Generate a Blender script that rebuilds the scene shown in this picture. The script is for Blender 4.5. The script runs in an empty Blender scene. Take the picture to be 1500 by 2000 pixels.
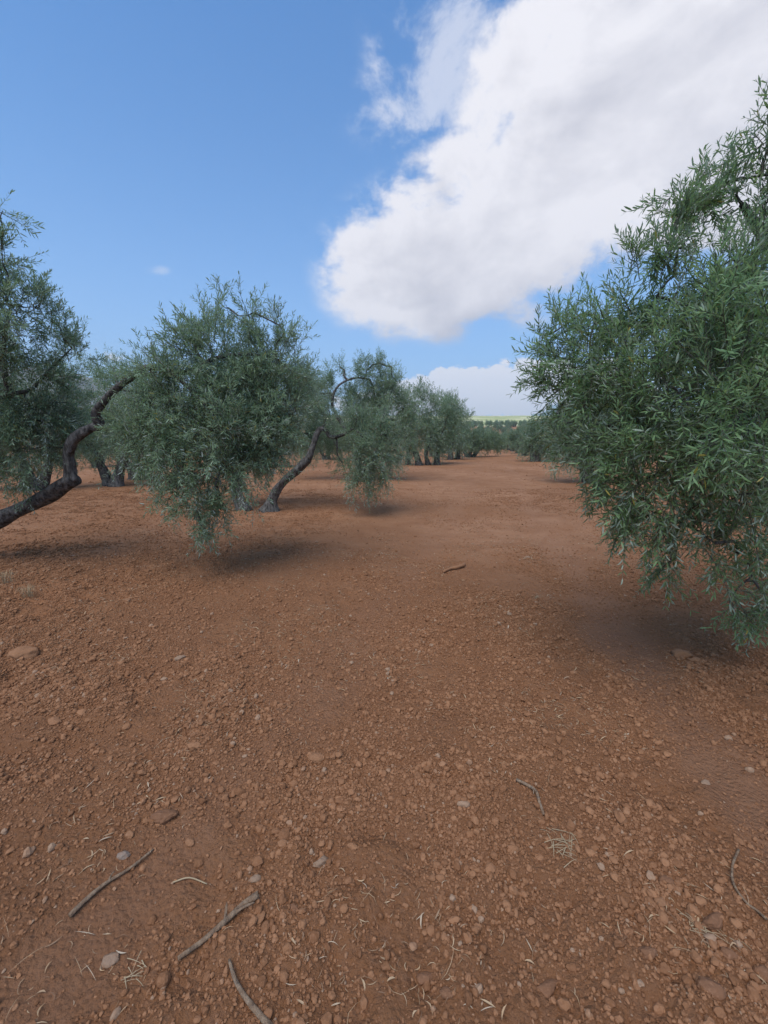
import bpy, math
import numpy as np
from mathutils import Vector
R = math.radians
rng = np.random.default_rng(7)
S = bpy.context.scene
COL = S.collection

# ------------------------------------------------------------------ camera
F = 800.0                      # focal length in photograph pixels (1500 x 2000)
HOR = 858.0                    # picture row of the true horizon
EYE = 1.55
PITCH = math.atan((1000 - HOR) / F)
cam = bpy.data.cameras.new("camera")
cam.sensor_fit = 'VERTICAL'; cam.sensor_height = 36; cam.lens = 36 * F / 2000
cam.clip_start = 0.05; cam.clip_end = 20000
camo = bpy.data.objects.new("camera", cam); COL.objects.link(camo)
camo.location = (0, 0, EYE); camo.rotation_euler = (math.pi / 2 - PITCH, 0, 0)
S.camera = camo
S.view_settings.view_transform = 'Standard'; S.view_settings.look = 'None'
S.view_settings.gamma = 1; S.view_settings.exposure = 1.0
S.cycles.max_bounces = 9; S.cycles.diffuse_bounces = 5; S.cycles.transmission_bounces = 3
S.cycles.volume_bounces = 0

def ray(px, py):
    a = (px - 750) / F; b = (1000 - py) / F
    c, s = math.cos(PITCH), math.sin(PITCH)
    return np.array([a, c + b * s, b * c - s])
def at(px, py, d):             # the point seen at a pixel, d metres ahead along the ground
    r = ray(px, py); return np.array([0, 0, EYE]) + r * (d / r[1])

# ------------------------------------------------------------------ sky, clouds, sun
SUN_EL, SUN_AZ = R(60), R(-155)          # azimuth measured from +Y (ahead), positive = right
world = bpy.data.worlds.new("World"); S.world = world; world.use_nodes = True
nt = world.node_tree; nt.nodes.clear()
def N(t, **k):
    n = nt.nodes.new(t)
    for a, v in k.items(): setattr(n, a, v)
    return n
def L(a, b): nt.links.new(a, b)
def M(op, a, b=None, c=None, clamp=False):
    n = N('ShaderNodeMath', operation=op, use_clamp=clamp)
    for i, v in enumerate((a, b, c)):
        if v is None: continue
        if isinstance(v, (int, float)): n.inputs[i].default_value = v
        else: L(v, n.inputs[i])
    return n.outputs[0]
def smooth(v, lo, hi):
    n = N('ShaderNodeMapRange', interpolation_type='SMOOTHSTEP'); L(v, n.inputs[0])
    n.inputs[1].default_value = lo; n.inputs[2].default_value = hi; return n.outputs[0]
def mixc(f, a, b):
    n = N('ShaderNodeMix', data_type='RGBA')
    for i, v in ((0, f), (6, a), (7, b)):
        if isinstance(v, (int, float)): n.inputs[i].default_value = v
        elif isinstance(v, tuple): n.inputs[i].default_value = (*v, 1)
        else: L(v, n.inputs[i])
    return n.outputs[2]
sky = N('ShaderNodeTexSky', sky_type='NISHITA', sun_disc=False, sun_elevation=SUN_EL,
        sun_rotation=SUN_AZ, altitude=400, air_density=1.0, dust_density=0.6, ozone_density=2.2)
tc = N('ShaderNodeTexCoord'); sep = N('ShaderNodeSeparateXYZ'); L(tc.outputs['Generated'], sep.inputs[0])
dx, dy, dz = sep.outputs
fy = M('MAXIMUM', dy, 0.05)
U = M('DIVIDE', dx, fy); V = M('DIVIDE', dz, fy)
front = smooth(dy, 0.05, 0.25)
def noise(scale, detail=8, rough=0.6, dist=0.0, off=(0, 0, 0), stretch=(1, 1, 1.5)):
    m = N('ShaderNodeMapping'); L(tc.outputs['Generated'], m.inputs[0])
    m.inputs['Location'].default_value = off; m.inputs['Scale'].default_value = stretch
    n = N('ShaderNodeTexNoise'); L(m.outputs[0], n.inputs['Vector'])
    n.inputs['Scale'].default_value = scale; n.inputs['Detail'].default_value = detail
    n.inputs['Roughness'].default_value = rough; n.inputs['Distortion'].default_value = dist
    return n.outputs['Fac']
def uv(px, py):
    r = ray(px, py); return r[0] / r[1], r[2] / r[1]
def field(blobs):
    tot = None
    for (px, py, rx, ry, w) in blobs:
        u0, v0 = uv(px, py); ru = abs(uv(px + rx, py)[0] - u0); rv = abs(uv(px, py - ry)[1] - v0)
        a = M('DIVIDE', M('SUBTRACT', U, u0), ru); b = M('DIVIDE', M('SUBTRACT', V, v0), rv)
        d2 = M('ADD', M('MULTIPLY', a, a), M('MULTIPLY', b, b))
        e = M('MULTIPLY', M('EXPONENT', M('MULTIPLY', d2, -0.9)), w)
        tot = e if tot is None else M('ADD', tot, e)
    return tot
big = field([(745, 520, 105, 105, 1), (850, 520, 130, 110, 1), (960, 450, 150, 130, 1), (1060, 500, 110, 80, .8), (930, 580, 130, 50, .7),
             (1080, 330, 150, 150, 1), (1230, 210, 200, 170, 1.1), (1420, 90, 260, 190, 1.2), (1230, 60, 150, 110, .8),
             (1330, 360, 150, 90, .8), (1480, 330, 160, 130, .9), (815, 405, 70, 50, .5), (890, 300, 80, 70, .6), (950, 190, 70, 80, .45), (1010, 60, 80, 90, .35), (1650, 200, 200, 300, 1)])
wisp = field([(850, 90, 110, 130, .46), (775, 225, 90, 70, .40), (940, 20, 80, 80, .34), (890, 190, 80, 80, .38), (310, 528, 30, 12, .16),
              (1210, 470, 60, 40, .2)])
low = field([(930, 765, 110, 40, 1.1), (1010, 748, 80, 36, 1.0), (850, 752, 60, 26, .9), (800, 780, 60, 26, .8), (1180, 745, 120, 40, 1), (940, 800, 140, 30, .8),
             (200, 700, 120, 40, .35), (690, 790, 120, 30, .5)])
n1 = noise(3.2, 10, .58, .25); n2 = noise(10.0, 10, .66, .15, (3, 1, 2)); n3 = noise(6.5, 12, .68, .25, (7, 2, 4), (1, 1, 1))
nn = M('ADD', M('MULTIPLY', M('SUBTRACT', n1, .5), 3.2), M('MULTIPLY', M('SUBTRACT', n2, .5), 2.9))
dens_big = M('ADD', big, M('MULTIPLY', nn, smooth(big, .06, .5)))
A_big = smooth(dens_big, 0.14, 1.02)
A_wisp = M('MULTIPLY', smooth(M('ADD', wisp, M('MULTIPLY', M('MULTIPLY', M('SUBTRACT', n3, .5), 4.6), smooth(wisp, .02, .22))), 0.05, 1.0), .72)
dens_low = M('ADD', low, M('MULTIPLY', M('MULTIPLY', M('SUBTRACT', noise(20, 8, .62, .1, (1, 5, 2), (1, 1, 1.6)), .5), 4.2), smooth(low, .06, .5)))
A_low = M('MULTIPLY', smooth(dens_low, .38, .7), .9)
# light and grey in the body of the cloud: thick parts and undersides are greyer
thick = smooth(M('ADD', big, M('MULTIPLY', nn, .6)), .9, 2.0)
under = smooth(M('SUBTRACT', M('ADD', V, M('MULTIPLY', M('SUBTRACT', n1, .5), .22)), M('MULTIPLY', U, .35)), .36, .14)
grey = M('MAXIMUM', M('MULTIPLY', thick, .45), M('MULTIPLY', under, .8))
grey = M('ADD', grey, M('MULTIPLY', M('SUBTRACT', noise(3.4, 7, .6, .5, (9, 1, 1)), .5), 2.6))
grey = M('ADD', grey, M('MULTIPLY', M('SUBTRACT', noise(11, 7, .6, .3, (2, 8, 1)), .5), 1.5), clamp=True)
c_big = mixc(grey, (.485, .478, .50), (.33, .33, .365))
c_low = mixc(smooth(M('ADD', V, M('MULTIPLY', n2, .05)), .16, .06), (.56, .55, .565), (.43, .445, .485))
SKYS = 0.092
skym = N('ShaderNodeVectorMath', operation='MULTIPLY'); L(sky.outputs[0], skym.inputs[0])
skym.inputs[1].default_value = (SKYS * .08, SKYS * .70, SKYS * 1.16)
el = M('MAXIMUM', dz, 0.0)
pale = M('MULTIPLY', M('EXPONENT', M('MULTIPLY', el, -3.1)), .97)
c = mixc(pale, skym.outputs[0], (.30, .40, .52))
c = mixc(M('MULTIPLY', A_wisp, front), c, (.41, .425, .48))
c = mixc(M('MULTIPLY', A_low, front), c, c_low)
c = mixc(M('MULTIPLY', A_big, front), c, c_big)
bg = N('ShaderNodeBackground'); L(c, bg.inputs[0]); bg.inputs[1].default_value = 1.0
wo = N('ShaderNodeOutputWorld'); L(bg.outputs[0], wo.inputs[0])

sl = bpy.data.lights.new("sun", 'SUN'); sl.energy = 1.65; sl.angle = R(52); sl.color = (1, .95, .88)
so = bpy.data.objects.new("sun", sl); COL.objects.link(so)
sd = Vector((math.sin(SUN_AZ) * math.cos(SUN_EL), math.cos(SUN_AZ) * math.cos(SUN_EL), math.sin(SUN_EL)))
so.rotation_euler = sd.to_track_quat('Z', 'Y').to_euler(); so.location = (0, -5, 30)

# ------------------------------------------------------------------ helpers
def tag(o, label=None, cat=None, group=None, kind=None):
    for k, v in (('label', label), ('category', cat), ('group', group), ('kind', kind)):
        if v: o[k] = v
    return o
def empty(name, loc=(0, 0, 0), rz=0, s=1.0):
    o = bpy.data.objects.new(name, None); COL.objects.link(o)
    o.location = tuple(float(v) for v in loc); o.rotation_euler = (0, 0, rz); o.scale = (s, s, s); o.empty_display_size = .2
    return o
def mesh(name, V, faces, mats, parent=None, midx=None, attrs=None, smooth_=True):
    """V (n,3); faces: list of int arrays (m,k); midx: a material index for each array."""
    me = bpy.data.meshes.new(name); V = np.asarray(V, np.float32)
    me.vertices.add(len(V)); me.vertices.foreach_set('co', V.ravel())
    faces = [np.asarray(f, np.int32) for f in faces if len(f)]
    loops = np.concatenate([f.ravel() for f in faces]); tot = np.concatenate([np.full(len(f), f.shape[1], np.int32) for f in faces])
    start = np.concatenate([[0], np.cumsum(tot)[:-1]]).astype(np.int32)
    me.loops.add(len(loops)); me.loops.foreach_set('vertex_index', loops)
    me.polygons.add(len(tot)); me.polygons.foreach_set('loop_start', start); me.polygons.foreach_set('loop_total', tot)
    if midx is not None:
        me.polygons.foreach_set('material_index', np.concatenate([np.full(len(f), i, np.int32) for f, i in zip(faces, midx)]))
    me.polygons.foreach_set('use_smooth', np.full(len(tot), smooth_))
    for m in mats: me.materials.append(m)
    for k, v in (attrs or {}).items():
        a = me.attributes.new(k, 'FLOAT', 'POINT'); a.data.foreach_set('value', np.asarray(v, np.float32))
    me.update(calc_edges=True)
    o = bpy.data.objects.new(name, me); COL.objects.link(o)
    if parent is not None: o.parent = parent
    return o
def unit(v): return v / np.maximum(np.linalg.norm(v, axis=-1, keepdims=True), 1e-9)
def hash2(i, j, seed):
    h = (i.astype(np.int64) * 374761393 + j.astype(np.int64) * 668265263 + seed * 1442695041) & 0xffffffff
    h = ((h ^ (h >> 13)) * 1274126177) & 0xffffffff
    return ((h ^ (h >> 16)) & 0xffff) / 65535.0
def vnoise(x, y, seed=0):
    i, j = np.floor(x), np.floor(y); u, v = x - i, y - j
    u = u * u * u * (u * (u * 6 - 15) + 10); v = v * v * v * (v * (v * 6 - 15) + 10)
    i = i.astype(np.int64); j = j.astype(np.int64)
    a = hash2(i, j, seed); b = hash2(i + 1, j, seed); c_ = hash2(i, j + 1, seed); d = hash2(i + 1, j + 1, seed)
    return (a * (1 - u) + b * u) * (1 - v) + (c_ * (1 - u) + d * u) * v - .5
def sstep(x, a, b):
    t = np.clip((x - a) / (b - a), 0, 1); return t * t * (3 - 2 * t)

# ------------------------------------------------------------------ terrain
def flat(px, py):
    r = ray(px, py); t = -EYE / r[2]; return np.array([r[0] * t, r[1] * t])
TRACKS = [([(990, 905), (1040, 1000), (1125, 1110), (1200, 1230), (1300, 1370), (1440, 1500), (1700, 1750)], .21),
          ([(940, 905), (880, 1010), (800, 1120), (690, 1250), (560, 1420), (330, 1660), (60, 1930), (-200, 2300)], .24)]
TR = [(np.array([flat(*p) for p in pts]), w) for pts, w in TRACKS]
def track(x, y):
    out = np.zeros_like(x)
    wob = vnoise(x * 1.3, y * 1.3, 77) * .22
    for P, w in TR:
        d = np.full_like(x, 1e9)
        for a, b in zip(P[:-1], P[1:]):
            ab = b - a; t = np.clip(((x - a[0]) * ab[0] + (y - a[1]) * ab[1]) / (ab @ ab), 0, 1)
            d = np.minimum(d, np.hypot(x - a[0] - t * ab[0], y - a[1] - t * ab[1]))
        out = np.maximum(out, (1 if w < .22 else .6) * (1 - sstep(d + wob, w * .4, w * 1.5)))
    return out
def rough(x, y):
    """0 = raked smooth soil, 1 = lumpy tilled soil"""
    base = .45 + 1.1 * vnoise(x * .9, y * .9, 5) + .8 * vnoise(x * .3, y * .3, 6)
    off = x - .294 * y                                 # distance across the rows
    strip = np.maximum(sstep(-off, 2.6, 4.0), sstep(off, .9, 2.2))
    base = base + .35 * strip * sstep(y, 1, 2.5)
    lane = (1 - sstep(np.abs(off + 1.5), .8, 2.6)) * sstep(y, 2.0, 4.5)
    return np.clip(base, 0.05, 1.1) * (1 - .72 * track(x, y)) * (1 - .55 * lane)
def H(x, y):
    x = np.asarray(x, float); y = np.asarray(y, float)
    far = -6 * sstep(y, 62, 150) + 20 * sstep(y, 150, 430) + 66 * sstep(y, 380, 1500)
    far = far + sstep(y, 150, 600) * 5 * vnoise(x / 190, y / 260, 9) + sstep(y, 50, 200) * 1.2 * vnoise(x / 40, y / 40, 10)
    far = far + 30 * sstep(np.hypot(x, y), 1200, 4000) * (vnoise(x / 900, y / 900, 12) + .3) * sstep(y, -2000, 1000)
    h = .10 * vnoise(x / 2.7 + .3, y / 2.7, 1) + .05 * vnoise(x / 1.1, y / 1.1, 2)
    h = h * .75 + .05 * vnoise(x / 6, y / 6, 14)
    rg = rough(x, y)
    fade = 1 - sstep(np.hypot(x, y), 9, 26)
    h = h + fade * (.05 * (.15 + rg) * vnoise(x / .31, y / .31, 3) + .042 * (.15 + rg) * vnoise(x / .12, y / .12, 4)
                    + .028 * (.2 + rg) * vnoise(x / .055, y / .055, 8) - .018 * track(x, y))
    return h + far
def axis(lo, hi, step, grow, end_lo, end_hi):
    a = list(np.arange(lo, hi, step)); s = step
    while a[-1] < end_hi: s *= grow; a.append(a[-1] + s)
    b = []; s = step; v = lo
    while v > end_lo: s *= grow * 1.02; v -= s; b.append(v)
    return np.array(b[::-1] + a)
gx = axis(-3.4, 3.4, .016, 1.05, -3600, 3600); gy = axis(.5, 6.5, .016, 1.03, -1500, 3300)
GX, GY = np.meshgrid(gx, gy)
GZ = H(GX, GY); nx, ny = len(gx), len(gy)
idx = np.arange(nx * ny).reshape(ny, nx)
GF = np.stack([idx[:-1, :-1], idx[:-1, 1:], idx[1:, 1:], idx[1:, :-1]], -1).reshape(-1, 4)

# ------------------------------------------------------------------ materials
class MT:
    def __init__(s, name):
        s.m = bpy.data.materials.new(name); s.m.use_nodes = True; s.t = s.m.node_tree
        s.t.nodes.clear(); s.out = s.n('ShaderNodeOutputMaterial')
    def n(s, t, **k):
        n = s.t.nodes.new(t)
        for a, v in k.items(): setattr(n, a, v)
        return n
    def put(s, inp, v):
        if isinstance(v, (int, float)): inp.default_value = v
        elif isinstance(v, tuple): inp.default_value = (*v, 1) if len(v) == 3 and inp.type == 'RGBA' else v
        else: s.t.links.new(v, inp)
    def math(s, op, a, b=0.0, clamp=False):
        n = s.n('ShaderNodeMath', operation=op, use_clamp=clamp); s.put(n.inputs[0], a); s.put(n.inputs[1], b); return n.outputs[0]
    def mix(s, f, a, b, mode='MIX'):
        n = s.n('ShaderNodeMix', data_type='RGBA', blend_type=mode); s.put(n.inputs[0], f); s.put(n.inputs[6], a); s.put(n.inputs[7], b); return n.outputs[2]
    def rng(s, v, a, b, c=0.0, d=1.0):
        n = s.n('ShaderNodeMapRange', interpolation_type='SMOOTHSTEP'); s.put(n.inputs[0], v)
        for i, q in enumerate((a, b, c, d)): n.inputs[i + 1].default_value = q
        return n.outputs[0]
    def noise(s, scale, detail=5, rough=.55, vec=None, dist=0.0):
        n = s.n('ShaderNodeTexNoise'); n.inputs['Scale'].default_value = scale; n.inputs['Detail'].default_value = detail
        n.inputs['Roughness'].default_value = rough; n.inputs['Distortion'].default_value = dist
        s.put(n.inputs['Vector'], vec if vec is not None else s.pos()); return n.outputs['Fac']
    def vor(s, scale, feature='F1', vec=None, out='Distance'):
        n = s.n('ShaderNodeTexVoronoi', feature=feature); n.inputs['Scale'].default_value = scale
        s.put(n.inputs['Vector'], vec if vec is not None else s.pos()); return n.outputs[out]
    def pos(s):
        if not hasattr(s, '_p'): s._p = s.n('ShaderNodeNewGeometry').outputs['Position']
        return s._p
    def obj(s):
        if not hasattr(s, '_o'): s._o = s.n('ShaderNodeTexCoord').outputs['Object']
        return s._o
    def bump(s, h, strength, dist):
        n = s.n('ShaderNodeBump'); n.inputs['Strength'].default_value = strength; n.inputs['Distance'].default_value = dist
        s.put(n.inputs['Height'], h); return n.outputs[0]
    def pr(s, col, rough=.9, spec=.2, nrm=None):
        b = s.n('ShaderNodeBsdfPrincipled'); s.put(b.inputs['Base Color'], col); s.put(b.inputs['Roughness'], rough)
        b.inputs['Specular IOR Level'].default_value = spec
        if nrm is not None: s.put(b.inputs['Normal'], nrm)
        return b.outputs[0]
    def done(s, sh): s.t.links.new(sh, s.out.inputs[0]); return s.m

SOIL_A, SOIL_B, SOIL_C = (.310, .134, .058), (.238, .102, .045), (.365, .174, .083)
def soil():
    t = MT("red_soil")
    big_ = t.noise(.35, 5); mid = t.noise(2.3, 6, .6); fine = t.noise(38, 6, .7); grit = t.noise(160, 4, .7)
    c = t.mix(t.rng(big_, .35, .65), SOIL_A, SOIL_B)
    c = t.mix(t.math('MULTIPLY', t.rng(mid, .45, .7), .5), c, SOIL_C)
    c = t.mix(t.rng(fine, .35, .7, 0, .55), c, (.31, .155, .085))
    c = t.mix(t.rng(grit, .5, .72, 0, .5), c, (.12, .052, .028))
    at_ = t.n('ShaderNodeAttribute', attribute_name='track').outputs['Fac']
    c = t.mix(t.math('MULTIPLY', at_, .55), c, (.30, .15, .085))
    dl_ = t.n('ShaderNodeAttribute', attribute_name='dust_and_light').outputs['Fac']  # soil paler with distance: dry dust plus grazing and vignette brightness painted in
    c = t.mix(dl_, c, t.mix(t.rng(t.noise(1.6, 6, .65), .3, .7), (.335, .155, .078), (.44, .225, .122)))
    # pale dry leaf specks that carry on where the modelled litter thins out
    mp = t.n('ShaderNodeMapping'); t.put(mp.inputs[0], t.pos()); mp.inputs['Scale'].default_value = (1, .45, 1)
    mp.inputs['Rotation'].default_value = (0, 0, .5)
    sp = t.rng(t.vor(17, vec=mp.outputs[0]), .12, .06)
    c = t.mix(t.math('MULTIPLY', sp, t.rng(t.noise(1.1, 4), .45, .65, 0, .7)), c, (.46, .33, .22))
    # beyond the grove: dry fields, sunlight on them painted in as brighter colour
    sy = t.n('ShaderNodeSeparateXYZ'); t.put(sy.inputs[0], t.pos()); Y = sy.outputs[1]
    fld = t.mix(t.rng(t.noise(.011, 4), .42, .58), (.42, .43, .17), (.68, .60, .34))
    fld = t.mix(t.rng(t.noise(.012, 3), .6, .66), fld, (.10, .14, .05))
    c = t.mix(t.rng(t.math('ADD', Y, t.math('MULTIPLY', t.noise(.006, 2), 70)), 390, 440), c, fld)
    hgt = t.math('ADD', t.math('MULTIPLY', t.noise(26, 7, .72), 1.0), t.math('MULTIPLY', t.vor(60), -.35))
    hgt = t.math('ADD', hgt, t.math('MULTIPLY', t.noise(7, 4), .8))
    return t.done(t.pr(c, .97, .08, t.bump(hgt, 1.0, .032)))
M_SOIL = soil()
def clodm():
    t = MT("soil_clod")
    a = t.n('ShaderNodeAttribute', attribute_name='tint').outputs['Fac']
    c = t.mix(a, (.195, .085, .038), (.355, .170, .083))
    c = t.mix(t.rng(a, .95, .98), c, (.36, .225, .14))
    c = t.mix(t.rng(t.noise(120, 4, .7), .4, .7, 0, .5), c, (.32, .155, .082))
    return t.done(t.pr(c, .95, .1, t.bump(t.noise(230, 4, .7), .6, .003)))
M_CLOD = clodm()
def stonem(name, ca, cb):
    t = MT(name)
    c = t.mix(t.noise(30, 5, .6), ca, cb)
    c = t.mix(t.rng(t.noise(90, 5, .7), .5, .75, 0, .7), c, (.36, .18, .10))
    return t.done(t.pr(c, .9, .2, t.bump(t.noise(70, 7, .7), .8, .006)))
M_STONE = {'orange': stonem("orange_stone", (.34, .165, .08), (.25, .115, .055)), 'pale': stonem("pale_stone", (.34, .22, .145), (.26, .155, .09)),
           'grey': stonem("grey_stone", (.30, .23, .18), (.24, .16, .11)), 'brown': stonem("brown_stone", (.25, .118, .06), (.185, .085, .042))}
def litterm():
    t = MT("dry_litter")
    a = t.n('ShaderNodeAttribute', attribute_name='tint').outputs['Fac']
    c = t.mix(t.rng(a, 0, .6), (.24, .13, .07), (.47, .31, .175)); c = t.mix(t.rng(a, .82, 1), c, (.52, .40, .28))
    return t.done(t.pr(c, .7, .3))
M_LITTER = litterm()
def leafm(name, front_, back_, jit):
    t = MT(name)
    g = t.n('ShaderNodeNewGeometry'); a = t.n('ShaderNodeAttribute', attribute_name='tint').outputs['Fac']
    oi = t.n('ShaderNodeObjectInfo').outputs['Random']
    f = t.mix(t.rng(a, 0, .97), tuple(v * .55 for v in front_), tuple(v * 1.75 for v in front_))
    f = t.mix(t.math('MULTIPLY', oi, jit), f, (.085, .115, .05))
    f = t.mix(t.rng(a, .982, .99), f, (.36, .27, .05))
    c = t.mix(g.outputs['Backfacing'], f, t.mix(t.rng(a, .982, .99), back_, (.40, .31, .12)))
    p = t.pr(c, .42, .45)
    tr = t.n('ShaderNodeBsdfTranslucent'); t.put(tr.inputs[0], t.mix(.5, f, (.25, .40, .10)))
    mx = t.n('ShaderNodeMixShader'); mx.inputs[0].default_value = .42
    t.t.links.new(p, mx.inputs[1]); t.t.links.new(tr.outputs[0], mx.inputs[2])
    return t.done(mx.outputs[0])
M_LEAF2 = leafm("olive_leaf_fresh", (.155, .240, .102), (.41, .47, .355), .2)
M_LEAF = leafm("olive_leaf", (.180, .245, .145), (.43, .475, .40), .35)
def barkm(name, ca, cb, sc):
    t = MT(name)
    mp = t.n('ShaderNodeMapping'); t.put(mp.inputs[0], t.obj()); mp.inputs['Scale'].default_value = (1, 1, .35)
    n_ = t.noise(sc, 8, .7, mp.outputs[0], .4)
    c = t.mix(t.rng(n_, .35, .68), ca, cb)
    c = t.mix(t.rng(t.noise(6, 5, .7, t.obj()), .55, .7, 0, .6), c, (.20, .18, .15))
    h = t.math('ADD', n_, t.math('MULTIPLY', t.vor(sc * .9, vec=mp.outputs[0]), .7))
    return t.done(t.pr(c, .9, .15, t.bump(h, .9, .03)))
M_BARK = barkm("olive_bark", (.040, .035, .031), (.19, .17, .15), 24)
M_TWIG = barkm("olive_twig", (.10, .10, .075), (.19, .18, .13), 60)
M_STICK = barkm("dry_stick", (.27, .165, .10), (.44, .30, .19), 45)
def plain(name, col, rough=.5, spec=.4):
    t = MT(name); c = t.mix(t.noise(40, 3, .6, t.obj()), tuple(v * .8 for v in col), tuple(min(1, v * 1.2) for v in col))
    return t.done(t.pr(c, rough, spec))
M_OLIVE = plain("green_olive", (.17, .25, .06), .35, .5)
M_STRAW = plain("dry_grass", (.40, .29, .17), .8, .2)
def hillm():
    t = MT("far_hill")
    c = t.mix(t.rng(t.noise(.006, 6, .6), .4, .6), (.15, .14, .11), (.24, .21, .17))
    return t.done(t.pr(c, 1, 0))
M_HILL = hillm()

# ground
go = mesh('ground', np.stack([GX, GY, GZ], -1).reshape(-1, 3), [GF], [M_SOIL], attrs={'track': track(GX, GY).ravel(), 'dust_and_light': np.clip(.85 * sstep(GY, 1.6, 8.5) * (.75 + .9 * vnoise(GX / 1.7, GY / 2.3, 51)), 0, 1).ravel()})
tag(go, 'red brown tilled soil of the olive grove', kind='structure')

# ------------------------------------------------------------------ clods: uncountable small lumps
def ico(sub):
    import bmesh
    bm = bmesh.new(); bmesh.ops.create_icosphere(bm, subdivisions=sub, radius=1)
    V_ = np.array([v.co[:] for v in bm.verts]); F_ = np.array([[v.index for v in f.verts] for f in bm.faces]); bm.free(); return V_, F_
I1, I2, I3 = ico(1), ico(2), ico(4)
def blob_mesh(P, r, sub, sq, amp, rr=rng):
    """many lumpy stones at P with radius r"""
    V0, F0 = sub; n = len(P)
    fr = rr.normal(size=(n, 3, 3)); q, _ = np.linalg.qr(fr)
    Vd = np.einsum('vj,njk->nvk', V0, q)
    k = rr.normal(size=(n, 5, 3)) * 1.9; ph = rr.uniform(0, 6.3, (n, 5))
    d = np.sin(np.einsum('nvk,nmk->nvm', Vd, k) + ph[:, None, :]).mean(-1) * amp * 2.2 + rr.normal(size=(n, len(V0))) * amp * .25
    ax = rr.uniform(.72, 1.25, (n, 1, 3)); ax[..., 2] *= sq
    W = Vd * (1 + d[..., None]) * ax * r[:, None, None] + P[:, None, :]
    F = (F0[None] + (np.arange(n) * len(V0))[:, None, None]).reshape(-1, 3)
    return W.reshape(-1, 3), F
def scatter(n, dmin, dmax, pow_, accept):
    """points in a fan ahead of the camera, a little wider than the view"""
    out = []; tot = 0
    while tot < n:
        d = dmin + (dmax - dmin) * rng.random(n) ** pow_; a = rng.uniform(-1.12, 1.12, n)
        x = np.tan(a * .82) * d; x = rng.uniform(-1.45, 1.45, n) * (d + .35)
        p = accept(x, d); k = rng.random(n) < p
        out.append(np.stack([x[k], d[k]], -1)); tot += k.sum()
    return np.concatenate(out)[:n]
VV, FF, TT, off = [], [], [], 0
for n, dmin, dmax, pw, rmin, rmax, sub in ((360000, .35, 5.2, .60, .0024, .0075, I1), (44000, .35, 6, .60, .004, .0155, I2), (170000, 3.0, 13, .55, .005, .013, I1),
                                          (1700, .4, 9, .6, .010, .022, I2), (5000, 8, 30, .6, .012, .034, I1)):
    q = scatter(n, dmin, dmax, pw, lambda x, y: np.clip(rough(x, y), 0.16 if rmax < .009 else .03, 1) * np.clip(.62 + 1.4 * vnoise(x * 3.1, y * 3.1, 21), .10, 1))
    r = rmin + (rmax - rmin) * rng.random(n) ** 2.4
    P = np.column_stack([q, H(q[:, 0], q[:, 1]) + r * rng.uniform(.1, .6, n)])
    v, f = blob_mesh(P, r, sub, .8, .26)
    VV.append(v); FF.append(f + off); off += len(v); TT.append(np.repeat(rng.random(n), len(sub[0])))
tag(mesh('soil_clods', np.concatenate(VV), [np.concatenate(FF)], [M_CLOD], attrs={'tint': np.concatenate(TT)}, smooth_=False),
    'small crumbs and clods of red soil strewn over the ground', kind='stuff')

# ------------------------------------------------------------------ dry leaves and straw on the ground
def lit(n, dmin, dmax, Lmin, Lmax, wid, curl):
    q = scatter(n, dmin, dmax, .62, lambda x, y: np.clip(.25 + 2.6 * vnoise(x * 1.9, y * 1.9, 31) + 1.2 * vnoise(x * 7, y * 7, 32), .03, 1) * (1 - .6 * track(x, y)))
    a = rng.uniform(0, 2 * math.pi, n); Ln = rng.uniform(Lmin, Lmax, n); w = wid * rng.uniform(.6, 1.3, n)
    ts = np.array([-.5, -.22, .08, .32, .5]); wf = np.array([.12, .85, 1, .6, .04])
    tilt = rng.normal(0, .18, n); cv = rng.normal(0, curl, n); side = rng.normal(0, .16, n)
    c_, s_ = np.cos(a)[:, None], np.sin(a)[:, None]
    X = ts[None] * Ln[:, None]; Yb = side[:, None] * Ln[:, None] * (4 * ts[None] ** 2 - 1)
    lift = tilt[:, None] * X + cv[:, None] * Ln[:, None] * (4 * ts[None] ** 2)
    fold = np.abs(rng.normal(.35, .3, n))[:, None] * w[:, None] * wf
    rows = []
    for sgn in (-1, 0, 1):
        yy = Yb + sgn * w[:, None] * .5 * wf; zz = lift + (fold if sgn else 0)
        rows.append(np.stack([X * c_ - yy * s_, X * s_ + yy * c_, zz], -1))
    W = np.stack(rows, 2)                                 # n,5,3,3
    z0 = H(q[:, 0], q[:, 1]) + .004 + np.abs(tilt) * Ln * .35 + np.maximum(-cv, 0) * Ln
    W = W + np.column_stack([q, z0])[:, None, None, :]
    b = np.arange(n)[:, None, None] * 15
    f = np.array([[3 * i + j, 3 * i + j + 1, 3 * i + j + 4, 3 * i + j + 3] for i in range(4) for j in range(2)])[None]
    return W.reshape(-1, 3), (f + b).reshape(-1, 4), np.repeat(rng.random(n), 15)
VV, FF, TT, off = [], [], [], 0
for args in ((4200, .4, 7, .018, .048, .0048, .05), (20000, .4, 9, .006, .042, .0020, .07), (11000, 3, 15, .02, .06, .006, .06), (1200, .4, 6, .04, .10, .0016, .08)):
    v, f, t_ = lit(*args); VV.append(v); FF.append(f + off); TT.append(t_); off += len(v)
tag(mesh('leaf_litter', np.concatenate(VV), [np.concatenate(FF)], [M_LITTER], attrs={'tint': np.concatenate(TT)}),
    'dry fallen olive leaves and bits of straw on the soil', kind='stuff')

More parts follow.
